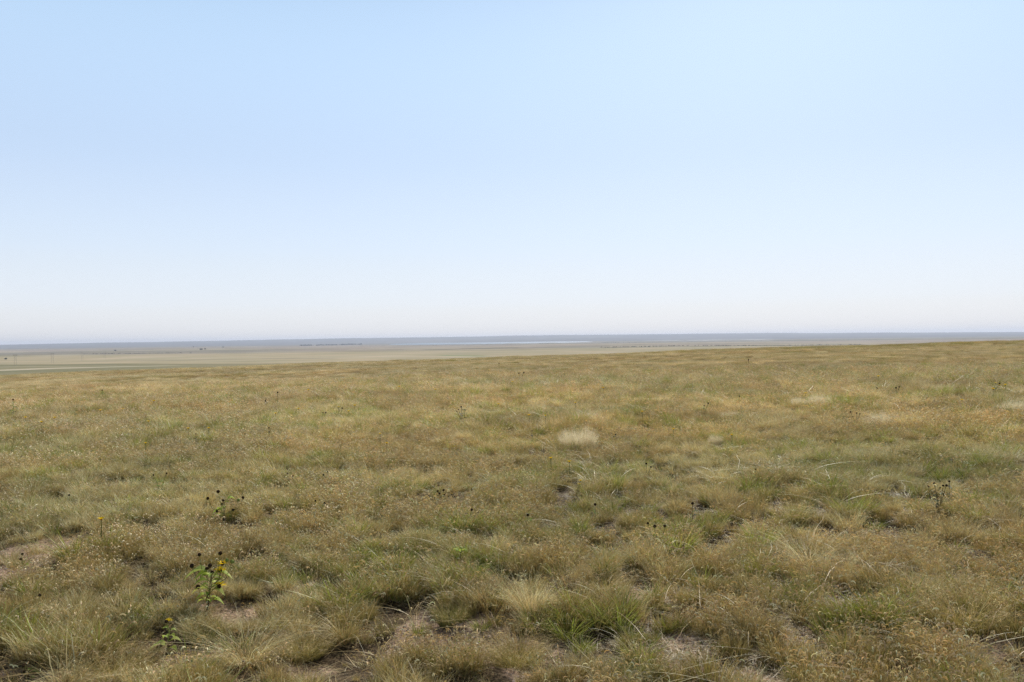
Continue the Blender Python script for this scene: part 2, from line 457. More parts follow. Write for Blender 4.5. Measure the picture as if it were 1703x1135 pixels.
protos = bpy.data.collections.new('grass_kinds')         # source meshes for the scattered grass, never linked to the scene
KINDS = {}
def proto(kind, nvar, fn, seed):
    ids = []
    for v in range(nvar):
        rng = np.random.default_rng(seed * 100 + v); g = Geo(); fn(g, rng, v)
        me = g.mesh('grass_clump', M_GRASS)
        o = bpy.data.objects.new('grass_clump_%03d' % len(protos.objects), me); protos.objects.link(o)
        ids.append(len(protos.objects) - 1)
    KINDS[kind] = ids

def k_fine(g, r, v):
    blades(g, r, 125, .075, .10 + .015 * v, .03, .26, .22, .12, .0040, OLV, OLT)
    blades(g, r, 45, .085, .05, .03, .9, .5, .3, .0036, DED + STR, STR)
    blades(g, r, 10, .06, .15 + .02 * v, .03, .3, .3, .2, .0024, STR, STT, seeds=3, seedcol=SED)
def k_straw(g, r, v):
    blades(g, r, 110, .07, .14 + .02 * v, .035, .28, .3, .2, .0034, STR + OLV[:2], STT)
    blades(g, r, 40, .08, .06, .02, .8, .5, .3, .0036, DED + OLV, STR)
    blades(g, r, 14, .06, .18, .04, .35, .5, .35, .0022, STR, STT, segs=6, seeds=4, seedcol=STR + SED)
def k_green(g, r, v):
    blades(g, r, 70, .055, .14 + .02 * v, .04, .5, .35, .15, .0070, GRN, GRT, taper=.05)
    blades(g, r, 50, .07, .09, .03, .7, .4, .2, .0045, GRN + OLV, GRT + OLT)
    blades(g, r, 26, .06, .15, .04, .4, .5, .3, .0030, STR, STT, seeds=2, seedcol=SED)
def k_grama(g, r, v):
    blades(g, r, 90, .085, .06, .02, .7, .5, .3, .0036, OLV + GRY, OLT)
    blades(g, r, 40, .09, .04, .02, 1.0, .6, .4, .0036, DED, STR)
    blades(g, r, 24, .085, .14 + .02 * v, .03, .2, .15, .03, .0022, STR + OLV, STR, hook=.052, seedcol=SED + STR, hw=1.5)
def k_arch(g, r, v):
    blades(g, r, 90, .06, .13, .04, .5, .5, .25, .0036, OLV + STR, OLT + STT)
    blades(g, r, 9, .04, .30 + .03 * v, .06, .5, 1.0, .66, .0042, STR, STT, segs=9)
    blades(g, r, 12, .04, .2, .05, .5, .7, .45, .0028, STR, STT, segs=6, seeds=3, seedcol=STT)
def k_bent(g, r, v):
    blades(g, r, 6, .05, .24, .06, .6, 1.2, .72, .0038, STR, STR, segs=10, taper=.3)
    blades(g, r, 5, .06, .17, .04, .3, .2, .05, .0030, STR, STT, hook=.055, seedcol=STT, hw=1.8)
def k_rust(g, r, v):
    blades(g, r, 110, .08, .12 + .02 * v, .03, .4, .3, .12, .0034, RUS + OLV[:2], RUS + STR)
    blades(g, r, 14, .07, .16, .03, .3, .3, .15, .0022, RUS, STR, seeds=4, seedcol=RUS + SED)
def k_litter(g, r, v):
    blades(g, r, 110, .15, .018, .012, 4.5, 2.5, .6, .0040, DED + SED, DED + STR, dome=False)
    blades(g, r, 8, .12, .03, .02, 5.0, 3.0, .7, .0050, DED + STR, STR, dome=False, segs=6)
    blades(g, r, 16, .13, .05, .02, .9, .5, .3, .0036, OLV + DED, STR, dome=False)
def k_forb(g, r, v):
    blades(g, r, 12, .02, .12, .03, .5, .2, .05, .0028, GRY + OLV, GRY)
    for k in range(90):
        a = r.uniform(0, 6.28); zr = r.uniform(.02, .13); rr = r.uniform(0, .05) + .25 * zr
        c = np.array([math.cos(a) * rr, math.sin(a) * rr, zr]); s = r.uniform(.006, .014)
        d = np.array([math.cos(a), math.sin(a), r.uniform(-.2, .8)]) * s; e = np.cross(d, r.normal(0, 1, 3)); e *= .32 * s / (np.linalg.norm(e) + 1e-9)
        g.add([c, c + d * .5 + e, c + d, c + d * .5 - e], [[0, 1, 2, 3]], pal(r, GRY + GRN, 1)[0])
def mixfar(cols, tips, dens, hh, seedc):
    def fn(g, r, v):
        blades(g, r, dens, .42, hh, .035, .35, .35, .15, .0042, cols, tips, segs=3, dome=False)
        blades(g, r, dens // 4, .42, hh * 1.35, .04, .3, .3, .15, .003, STR, seedc, segs=3, dome=False, seeds=3, seedcol=seedc)
    return fn
proto('fine', 4, k_fine, 1); proto('straw', 3, k_straw, 2); proto('green', 3, k_green, 3); proto('grama', 4, k_grama, 4)
proto('arch', 3, k_arch, 5); proto('rust', 3, k_rust, 6); proto('litter', 3, k_litter, 7); proto('forb', 2, k_forb, 8); proto('bent', 4, k_bent, 13)
proto('farolive', 3, mixfar(OLV + STR[:2], OLT, 800, .12, STT), 9); proto('farstraw', 3, mixfar(STR, STT, 800, .14, STT), 10)
proto('fargreen', 2, mixfar(GRN + OLV, GRT + OLT, 700, .13, OLT), 11); proto('farrust', 2, mixfar(RUS + OLV, RUS + STR, 750, .13, SED), 12)

# ------------------------------------------------------------------ where the single tussocks stand
TUS = [(962, 739, 64, 'pale', 'brightest wide pale straw tussock in the middle of the field', 1.0),
       (1327, 674, 26, 'pale', 'small pale straw tussock left of its wider twin at right', 1.3),
       (1364, 674, 38, 'pale', 'wide low pale straw tussock beside a smaller one at right', 1.0),
       (1463, 706, 46, 'pale', 'pale straw tussock alone on the right below a pair', 1.0),
       (1190, 729, 24, 'pale', 'tiny faded straw tussock right of the brightest one', 1.1),
       (979, 696, 52, 'pale', 'low flat straw tussock behind the brightest pale one', .5),
       (1690, 682, 40, 'pale', 'pale straw tussock cut by the right edge of the photo', .9),
       (690, 642, 22, 'pale', 'small far straw tussock near the top of the field', .35),
       (1215, 690, 34, 'pale', 'faint tan tussock in the right middle distance', .35),
       (882, 1032, 66, 'fuzzy', 'upright fuzzy straw bunch beside the green clumps in front', 1.0),
       (1345, 925, 95, 'arching', 'large pale arching bunch in the right foreground', .9),
       (1425, 948, 70, 'arching', 'pale arching bunch just right of the largest one', .8),
       (410, 1100, 110, 'arching', 'long bent straw bunch below the flowering sunflower', .8),
       (830, 912, 34, 'fuzzy', 'small soft tan bunch above the bright green patch', 1.0),
       (1028, 1048, 66, 'green', 'bright green broad leaved clump in the front centre', 1.0),
       (945, 1062, 62, 'green', 'duller green clump left of the brightest green one', .9),
       (1128, 908, 64, 'green', 'green clump beside a tall dark stalk', .9),
       (1265, 895, 52, 'green', 'light green clump behind the bare patch at right', .8),
       (795, 952, 52, 'green', 'low bright green clump beside the two leaf seedling', .6),
       (1415, 843, 50, 'green', 'yellow green clump near the dark weed stalks at right', .6),
       (750, 1042, 56, 'dark', 'dark rounded bunch above the gravel in front', 1.0),
       (692, 914, 62, 'dark', 'dark green dense bunch left of the leafy seedling', .9),
       (1325, 1012, 44, 'dark', 'narrow dark green bunch left of a bare patch', 1.0),
       (1215, 985, 44, 'dark', 'dark shaded bunch right of a small gravel patch', .9),
       (1604, 1048, 112, 'olive', 'largest rounded olive tussock over the gravel at far right', .85),
       (1000, 985, 100, 'olive', 'wide olive tussock with shaded foot in the centre foreground', .6),
       (505, 1085, 90, 'olive', 'olive tussock with dark foot in the left foreground', .75),
       (860, 1105, 100, 'olive', 'broad olive tussock at the bottom edge beside arching stems', .8),
       (185, 1122, 120, 'olive', 'grey olive tussock at the bottom left', .6),
       (1545, 752, 52, 'dark', 'dark green bunch in the right middle distance', .7),
       (1487, 768, 44, 'dark', 'dark green bunch left of a similar one at right', .7),
       (568, 760, 18, 'dark', 'small dark bunch alone in the middle distance', 1.2),
       (196, 783, 22, 'dark', 'small dark green bunch on the left middle ground', 1.0),
       (299, 782, 18, 'dark', 'small dark bunch right of a similar green one', 1.0),
       (345, 1060, 70, 'dark', 'dark bunch shading the foot of the flowering sunflower', .7)]

def canopy(py): return .10 * float(sstep(1000, 820, np.array(float(py))))
TPOS = []
for a in TUS:
    x, y, t = spot(a[0], a[1], lift=canopy(a[1])); TPOS.append((x, y, t, a[2] * t / F, a[3]))
def footprint(x, y):
    """(cleared, shaded open foot on the near side)"""
    m = np.zeros_like(x); f = np.zeros_like(x)
    for tx, ty, t, wd, kind in TPOS:
        d = np.hypot(x - tx, y - ty); m = np.maximum(m, 1 - sstep(wd * .30, wd * .46, d))
        if kind in ('dark', 'olive', 'green', 'arching', 'fuzzy') and t < 9:
            k = .55 if kind in ('dark', 'olive') else .35
            q = np.hypot((x - tx) / (wd * .55), (y - (ty - wd * k)) / (wd * (k + .1))); f = np.maximum(f, 1 - sstep(.6, 1.05, q))
    return m, f

# ------------------------------------------------------------------ scatter
GREENS = [(1180, 895, 200, 30), (1490, 755, 170, 22), (1600, 800, 200, 40), (800, 945, 80, 35), (850, 775, 260, 22),
          (110, 728, 150, 14), (240, 690, 160, 12), (660, 775, 60, 14), (1420, 835, 90, 20), (940, 1060, 60, 50), (560, 700, 180, 10), (700, 640, 140, 8), (1120, 770, 130, 20),
          (600, 960, 120, 25), (1650, 640, 150, 10), (1230, 1010, 120, 25), (1560, 690, 120, 8)]
STRAWS = [(480, 930, 160, 35), (880, 990, 60, 30), (1345, 900, 120, 35), (430, 1040, 100, 60), (130, 1030, 100, 30), (700, 800, 170, 20), (60, 850, 120, 40), (340, 880, 120, 20), (1300, 1080, 120, 50), (930, 1100, 130, 30)]
GRAMAS = [(620, 1095, 260, 60), (1560, 1110, 260, 60), (1040, 945, 200, 45), (300, 960, 200, 40), (1250, 1110, 200, 40), (1600, 940, 200, 60), (780, 1125, 140, 30), (120, 900, 160, 30), (640, 870, 200, 30)]
def zones(lst, x, y):
    m = np.zeros_like(x)
    for px, py, w, h in lst:
        cx, cy, t = spot(px, py)
        rx = w / 2 * t / F; ry = max(h / 2 * t / F * t / 1.75, .15)
        m = np.maximum(m, np.exp(-(((x - cx) / rx) ** 2 + ((y - cy) / ry) ** 2)))
    return m

def scatter(rmin, rmax, dens, seed, amax=40, kinds=None):
    rng = np.random.default_rng(seed)
    area = R(2 * amax) / 2 * (rmax ** 2 - rmin ** 2); n = int(area * dens)
    r = np.sqrt(rng.uniform(rmin ** 2, rmax ** 2, n)); a = rng.uniform(-R(amax), R(amax), n)
    return r * np.sin(a), r * np.cos(a), rng

P = dict(co=[], rot=[], scl=[], idx=[], tint=[])
def put(x, y, z, idx, rot, scl, tint):
    P['co'].append(np.stack([x, y, z], -1)); P['idx'].append(idx); P['rot'].append(rot); P['scl'].append(scl); P['tint'].append(tint)

def choose(rng, names, W):
    W = np.stack(W, -1); W = np.clip(W, 0, None); W = W / W.sum(-1, keepdims=True)
    u = rng.uniform(0, 1, len(W))[:, None]; k = (u > np.cumsum(W, -1)).sum(-1); k = np.clip(k, 0, len(names) - 1)
    idx = np.zeros(len(k), int)
    for q, nme in enumerate(names):
        s = k == q; idx[s] = rng.choice(KINDS[nme], s.sum())
    return idx, k

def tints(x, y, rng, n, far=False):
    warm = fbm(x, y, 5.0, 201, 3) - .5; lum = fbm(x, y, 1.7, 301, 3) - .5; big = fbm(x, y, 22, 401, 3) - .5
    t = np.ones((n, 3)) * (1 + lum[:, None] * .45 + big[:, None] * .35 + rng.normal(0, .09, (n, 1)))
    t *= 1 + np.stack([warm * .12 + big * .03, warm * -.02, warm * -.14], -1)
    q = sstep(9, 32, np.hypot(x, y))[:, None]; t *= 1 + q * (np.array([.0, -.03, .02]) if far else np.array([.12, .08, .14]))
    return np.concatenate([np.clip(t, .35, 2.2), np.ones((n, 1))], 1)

def layer(rmin, rmax, dens, seed, smul, amax=40):
    x, y, rng = scatter(rmin, rmax, dens, seed, amax)
    b = bareness(x, y); hm = fbm(x, y, .45, 3, 3)
    gap = clumpy(x, y) * (1 - .5 * sstep(20, 44, np.hypot(x, y)))
    u = rng.uniform(0, 1, len(x)); fm, ff = footprint(x, y); keep = u > np.maximum(np.maximum(b * .93, gap * np.where(np.hypot(x, y) < 10, .97, .9)), np.maximum(fm * 1.0, ff * .8))
    x = x[keep]; y = y[keep]; b = b[keep]; gap = gap[keep]; n = len(x)
    gz = zones(GREENS, x, y); sz = zones(STRAWS, x, y)
    n1 = fbm(x, y, .9, 501, 3); n2 = fbm(x, y, .6, 601, 3); n3 = fbm(x, y, 1.6, 701, 3); n4 = fbm(x, y, .6, 801, 2); r = np.hypot(x, y)
    names = ['fine', 'straw', 'green', 'grama', 'arch', 'rust', 'litter', 'forb']
    near = 1 - sstep(9, 30, r); W = [1.2 + 0 * n1, .35 + 4 * sstep(.52, .66, n1) + 3 * sz, .28 + 1.7 * sstep(.58, .68, n2) + 1.3 * gz * (.3 + .7 * near) * sstep(.48, .6, fbm(x, y, .45, 611, 2)),
         .3 + 3.0 * sstep(.5, .62, n3) + 5 * zones(GRAMAS, x, y), .06 + .6 * sstep(.58, .68, n4) + .6 * sz, .12 + 1.1 * sstep(.54, .66, fbm(x, y, 1.9, 901, 3)),
         .2 + .35 * gap + 80 * (b > .25), .10 + .9 * sstep(.6, .7, fbm(x, y, 1.0, 951, 2))]
    idx, k = choose(rng, names, W)
    hs = .58 + 1.0 * fbm(x, y, .5, 1001, 3) 
    scl = smul * hs * rng.uniform(.75, 1.3, n) * np.where(k == 6, 1.0, 1.5 - 1.12 * gap)
    rot = np.stack([rng.normal(0, .10, n), rng.normal(0, .10, n), rng.uniform(0, 6.283, n)], -1)
    z = height(x, y)
    put(x, y, z, idx, rot, scl, tints(x, y, rng, n))

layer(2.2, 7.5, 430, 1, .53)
x, y, rng = scatter(2.2, 10, 14, 8, 40); n = len(x)             # flat dead litter everywhere near
put(x, y, height(x, y) + .002, rng.choice(KINDS['litter'], n), np.stack([0 * x, 0 * x, rng.uniform(0, 6.283, n)], -1), rng.uniform(.5, 1.0, n), tints(x, y, rng, n))
x, y, rng = scatter(3.0, 16, 5, 18, 40); n = len(x)             # lone curled seed stalks and bent straws
put(x, y, height(x, y), rng.choice(KINDS['grama'], n), np.stack([0 * x, 0 * x, rng.uniform(0, 6.283, n)], -1), rng.uniform(.7, 1.0, n), tints(x, y, rng, n))
x, y, rng = scatter(3.0, 7.5, 9, 28, 40); n = len(x); k = rng.uniform(0, 1, n) < sstep(.42, .6, fbm(x, y, .8, 1501, 2)); x = x[k]; y = y[k]; n = len(x)
put(x, y, height(x, y), rng.choice(KINDS['bent'], n), np.stack([0 * x, 0 * x, rng.uniform(0, 6.283, n)], -1), rng.uniform(.6, 1.0, n), tints(x, y, rng, n))
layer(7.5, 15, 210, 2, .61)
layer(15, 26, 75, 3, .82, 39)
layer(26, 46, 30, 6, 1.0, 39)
# far field: half-metre patches
x, y, rng = scatter(42, 190, 2.3, 4, 39)
rr = np.hypot(x, y); keep = rng.uniform(0, 1, len(x)) < np.clip(1.35 - rr / 260, .3, 1); x = x[keep]; y = y[keep]; rr = rr[keep]; n = len(x)
az = np.arctan2(x, y)
crestgreen = sstep(98, 112, rr) * (sstep(.1, .3, az) * .9 + .15)
n1 = fbm(x, y, 5, 1101, 3); n2 = fbm(x, y, 4, 1201, 3); gz = zones(GREENS, x, y)
idx, k = choose(rng, ['farolive', 'farstraw', 'fargreen', 'farrust'], [1 + 0 * n1, .45 + 1.3 * sstep(.5, .62, n1), .35 + 1.0 * sstep(.57, .67, n2) + .8 * gz + 3 * crestgreen, .3 + 1.6 * sstep(.52, .62, fbm(x, y, 6, 1301, 3))])
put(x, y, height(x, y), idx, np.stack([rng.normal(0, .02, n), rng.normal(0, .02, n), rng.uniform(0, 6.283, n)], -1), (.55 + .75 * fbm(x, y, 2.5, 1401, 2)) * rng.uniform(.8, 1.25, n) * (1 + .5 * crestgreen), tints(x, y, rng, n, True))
x, y, rng = scatter(2.6, 12, 3.2, 55, 40); k = (footprint(x, y)[0] < .1) & (clumpy(x, y) < .6) & (bareness(x, y) < .3); x = x[k]; y = y[k]; n = len(x)
idx, k = choose(rng, ['straw', 'green', 'rust', 'fine'], [.8 + 0 * x, 1.0 + 0 * x, .5 + 0 * x, 1.6 + 0 * x])
put(x, y, height(x, y), idx, np.stack([0 * x, 0 * x, rng.uniform(0, 6.283, n)], -1), rng.uniform(.65, 1.0, n), tints(x, y, rng, n) * np.array([.85, .87, .85, 1]))
# larger lone tufts across the middle distance
x, y, rng = scatter(2.6, 60, 1.0, 5, 39); k = footprint(x, y)[0] < .1; x = x[k]; y = y[k]; n = len(x)
idx, k = choose(rng, ['straw', 'green', 'rust', 'fine'], [1 + 0 * x, .8 + 0 * x, .6 + 0 * x, 1.1 + 0 * x])
put(x, y, height(x, y), idx, np.stack([0 * x, 0 * x, rng.uniform(0, 6.283, n)], -1), rng.uniform(.95, 1.5, n) * (.7 + .3 * sstep(6, 12, np.hypot(x, y))), tints(x, y, rng, n))

def scatter_object(name, coll, mat_label, Pd, cat=None):
    co = np.concatenate(Pd['co']).astype(np.float32); n = len(co)
    me = bpy.data.meshes.new(name); me.vertices.add(n); me.vertices.foreach_set('co', co.ravel())
    a = me.attributes.new('rot', 'FLOAT_VECTOR', 'POINT'); a.data.foreach_set('vector', np.concatenate(Pd['rot']).astype(np.float32).ravel())
    a = me.attributes.new('scl', 'FLOAT', 'POINT'); a.data.foreach_set('value', np.concatenate(Pd['scl']).astype(np.float32))
    a = me.attributes.new('idx', 'INT', 'POINT'); a.data.foreach_set('value', np.concatenate(Pd['idx']).astype(np.int32))
    a = me.attributes.new('tint', 'FLOAT_COLOR', 'POINT'); a.data.foreach_set('color', np.concatenate(Pd['tint']).astype(np.float32).ravel())
    o = bpy.data.objects.new(name, me); C.objects.link(o)
    ng = bpy.data.node_groups.new(name + '_scatter', 'GeometryNodeTree')
    ng.interface.new_socket('Geometry', in_out='INPUT', socket_type='NodeSocketGeometry')
    ng.interface.new_socket('Geometry', in_out='OUTPUT', socket_type='NodeSocketGeometry')
    N = ng.nodes; L = ng.links
    gi = N.new('NodeGroupInput'); go = N.new('NodeGroupOutput')
    ci = N.new('GeometryNodeCollectionInfo'); ci.inputs['Collection'].default_value = coll
    ci.inputs['Separate Children'].default_value = True; ci.inputs['Reset Children'].default_value = True
    ip = N.new('GeometryNodeInstanceOnPoints'); ip.inputs['Pick Instance'].default_value = True
    def na(nm, ty):
        q = N.new('GeometryNodeInputNamedAttribute'); q.data_type = ty; q.inputs['Name'].default_value = nm
        return [s for s in q.outputs if s.enabled and s.name == 'Attribute'][0]
    L.new(gi.outputs[0], ip.inputs['Points']); L.new(ci.outputs[0], ip.inputs['Instance'])
    L.new(na('idx', 'INT'), ip.inputs['Instance Index']); L.new(na('rot', 'FLOAT_VECTOR'), ip.inputs['Rotation']); L.new(na('scl', 'FLOAT'), ip.inputs['Scale'])
    L.new(ip.outputs[0], go.inputs[0])
    md = o.modifiers.new('scatter', 'NODES'); md.node_group = ng
    tag(o, mat_label, cat, kind='stuff')
    print(name, n, 'instances')
    return o
scatter_object('grass', protos, 'short dry prairie grass in olive, straw and rust covering the whole slope', P, 'grass')

# pebbles on the bare spots
peb = bpy.data.collections.new('pebble_kinds')
M_PEB, nt, N, L = newmat('pebble'); out = N.new('ShaderNodeOutputMaterial'); p = N.new('ShaderNodeBsdfPrincipled'); p.inputs['Roughness'].default_value = .85
ti = N.new('ShaderNodeAttribute'); ti.attribute_type = 'INSTANCER'; ti.attribute_name = 'tint'; L.new(ti.outputs['Color'], p.inputs['Base Color']); L.new(p.outputs[0], out.inputs[0])
import bmesh
for k in range(4):
    bm = bmesh.new(); bmesh.ops.create_icosphere(bm, subdivisions=1, radius=1)
    rk = random.Random(k)
    for v in bm.verts: v.co *= rk.uniform(.7, 1.2); v.co.z *= .6
    me = bpy.data.meshes.new('pebble'); bm.to_mesh(me); bm.free(); me.materials.append(M_PEB)
    peb.objects.link(bpy.data.objects.new('pebble_%d' % k, me))
x, y, rng = scatter(2.4, 9, 2600, 9); b = bareness(x, y); k = rng.uniform(0, 1, len(x)) < b * .9; x = x[k]; y = y[k]; n = len(x)
PB = dict(co=[np.stack([x, y, height(x, y)], -1)], rot=[rng.uniform(0, 6, (n, 3)) * [.1, .1, 1]], scl=[np.clip(rng.lognormal(-5.75, .6, n), .0012, .016)], idx=[rng.integers(0, 4, n)],
          tint=[np.concatenate([pal(rng, [(.5, .36, .28), (.42, .3, .22), (.6, .48, .38), (.3, .2, .15), (.55, .38, .28)], n), np.ones((n, 1))], 1)])
scatter_object('gravel', peb, 'fine pinkish gravel on the bare patches between clumps', PB, 'gravel')

# ------------------------------------------------------------------ single grass tussocks
TM = {}
def tuft_mesh(kind, seed):
    g = Geo(); r = np.random.default_rng(seed)
    if kind == 'pale':      # soft pale straw dome
        blades(g, r, 1500, .22, .20, .03, .25, .2, .08, .0022, [(.80, .67, .43), (.76, .62, .38)], [(.85, .74, .50), (.82, .69, .45)], segs=4, dome=True)
        blades(g, r, 120, .2, .23, .03, .25, .2, .1, .0014, STT, STT, seeds=14, seedcol=[(.80, .70, .50), (.74, .62, .42)])
        blades(g, r, 300, .23, .10, .03, .4, .3, .1, .0026, OLV, OLT)
    elif kind == 'fuzzy':   # near upright straw bunch
        blades(g, r, 700, .07, .21, .05, .45, .3, .12, .0015, STR, STT + [(.78, .68, .5)])
        blades(g, r, 90, .06, .25, .04, .5, .5, .3, .0011, STR, STT, segs=6, seeds=16, seedcol=STT)
        blades(g, r, 200, .08, .08, .03, .8, .4, .2, .002, OLV + GRN, OLT)
    elif kind == 'arching':
        blades(g, r, 420, .07, .20, .05, .6, .6, .35, .0016, STR, STT + [(.78, .70, .55)], segs=6)
        blades(g, r, 45, .06, .34, .06, .5, .9, .6, .0022, STT, STT, segs=9)
        blades(g, r, 200, .08, .09, .03, .8, .4, .2, .002, OLV, OLT)
    elif kind == 'green':
        blades(g, r, 190, .075, .19, .05, .5, .3, .12, .0055, GRN, GRT + [(.36, .42, .10)], taper=.05)
        blades(g, r, 180, .085, .10, .03, .7, .4, .2, .003, GRN + OLV, GRT)
        blades(g, r, 60, .07, .18, .05, .5, .5, .3, .0024, STR, STT, seeds=3, seedcol=SED)
    elif kind == 'dark':    # dense fine dark green bunch
        blades(g, r, 1100, .085, .17, .04, .5, .3, .12, .0016, [(.13, .15, .05), (.10, .13, .04), (.18, .17, .07)], OLV + OLT[:2])
        blades(g, r, 50, .08, .22, .04, .4, .3, .15, .0012, STR, STT, seeds=10, seedcol=SED)
    elif kind == 'olive':   # big rounded olive tussock
        blades(g, r, 1700, .13, .20, .05, .5, .35, .15, .0016, OLV + [(.14, .15, .06)], OLT)
        blades(g, r, 90, .12, .27, .05, .4, .3, .15, .0011, STR, STT, seeds=18, seedcol=SED)
    return g.mesh('grass_tussock', M_TUFT)
def tussock(px, py, w_px, kind, label, hmul=1.0, depth=1.0):
    lf = canopy(py); x, y, t = spot(px, py, lift=lf)
    if kind not in TM: TM[kind] = tuft_mesh(kind, 50 + len(TM))
    o = bpy.data.objects.new('grass_tussock', TM[kind]); C.objects.link(o)
    ref = {'pale': .50, 'fuzzy': .24, 'arching': .32, 'green': .26, 'dark': .27, 'olive': .40}[kind]
    s = w_px * t / F / ref
    o.location = (x, y, float(height(x, y)) + .002); o.rotation_euler = (0, 0, random.uniform(0, 6.28)); o.scale = (s, s * depth, s * hmul + lf / .22)
    tag(o, label, 'grass tussock', 'single grass tussocks standing out of the short grass')
for a in TUS: tussock(*a)

# ------------------------------------------------------------------ forbs and sunflowers
def tube(g, pts, r0_, r1_, col, n=6):
    pts = [np.array(p, float) for p in pts]; m = len(pts); V = []
    for i, p in enumerate(pts):
        d = pts[min(i + 1, m - 1)] - pts[max(i - 1, 0)]; d /= np.linalg.norm(d) + 1e-9
        a = np.cross(d, [0.3, 1, .1]); a /= np.linalg.norm(a) + 1e-9; b = np.cross(d, a)
        r = r0_ + (r1_ - r0_) * i / max(m - 1, 1)
        for k in range(n):
            t = 2 * math.pi * k / n; V.append(p + (a * math.cos(t) + b * math.sin(t)) * r)
    f = [(i * n + k, i * n + (k + 1) % n, (i + 1) * n + (k + 1) % n, (i + 1) * n + k) for i in range(m - 1) for k in range(n)]
    V.append(pts[-1]); f2 = [((m - 1) * n + k, (m - 1) * n + (k + 1) % n, len(V) - 1) for k in range(n)]
    k0 = g.n; g.add(V, f, col); g.f.append(np.array(f2) + k0)

def ball(g, c, r, col, sq=.8, rng=None):
    nu, nv = 8, 6; V = []; f = []
    for j in range(nv + 1):
        th = math.pi * j / nv
        for i in range(nu):
            q = r * (1 + (rng.uniform(-.12, .12) if rng is not None else 0))
            V.append((c[0] + q * math.sin(th) * math.cos(6.2832 * i / nu), c[1] + q * math.sin(th) * math.sin(6.2832 * i / nu), c[2] + q * sq * math.cos(th)))
    for j in range(nv):
        for i in range(nu): f.append((j * nu + i, (j + 1) * nu + i, (j + 1) * nu + (i + 1) % nu, j * nu + (i + 1) % nu))
    g.add(V, f, col)

def leaf(g, base, dirv, ln, wd, col, droop=.35, rng=None):
    d = np.array(dirv, float); d /= np.linalg.norm(d); side = np.cross(d, [0, 0, 1.0]); side /= np.linalg.norm(side) + 1e-9
    prof = [.06, .75, 1.0, .8, .45, .04]; K = len(prof); V = []
    for k in range(K):
        t = k / (K - 1); c = np.array(base) + d * ln * t + np.array([0, 0, -droop * ln * t * t])
        fold = np.array([0, 0, .22 * wd * prof[k]])
        V += [c - side * wd * .5 * prof[k] + fold, c, c + side * wd * .5 * prof[k] + fold]
    f = []
    for k in range(K - 1):
        f += [(3 * k, 3 * k + 1, 3 * k + 4, 3 * k + 3), (3 * k + 1, 3 * k + 2, 3 * k + 5, 3 * k + 4)]
    g.add(V, f, col)

LG = [(.42, .50, .09), (.32, .42, .07), (.52, .58, .14)]; BR = (.045, .028, .016); DRYS = (.10, .075, .04); YEL = (.90, .66, .02)
def flower_head(parent, c, r, petals, rng, kind='brown'):
    g = Geo(); ball(g, c, r, BR if kind != 'green' else (.22, .26, .07), .95, rng)
    o = g.build('flower_head', M_DRY, parent)
    g = Geo()
    for k in range(9):                                   # green bracts under the disc
        a = k * .698 + rng.uniform(-.2, .2); leaf(g, (c[0], c[1], c[2] - r * .5), (math.cos(a), math.sin(a), .35), r * 1.5, r * .55, pal(rng, LG, 1)[0] * .6, .3)
    g.build('bract', M_LEAF, o)
    if petals:
        g = Geo()
        for k in range(petals):
            a = k * 6.283 / 13 + rng.uniform(-.15, .15) ; leaf(g, (c[0] + math.cos(a) * r * .6, c[1] + math.sin(a) * r * .6, c[2] + .1 * r), (math.cos(a), math.sin(a), .5 + rng.uniform(-.4, .5)), r * 3.0, r * 1.25, np.array(YEL) * rng.uniform(.85, 1.1), .15)
        g.build('petals', M_PETAL, o)
    return o

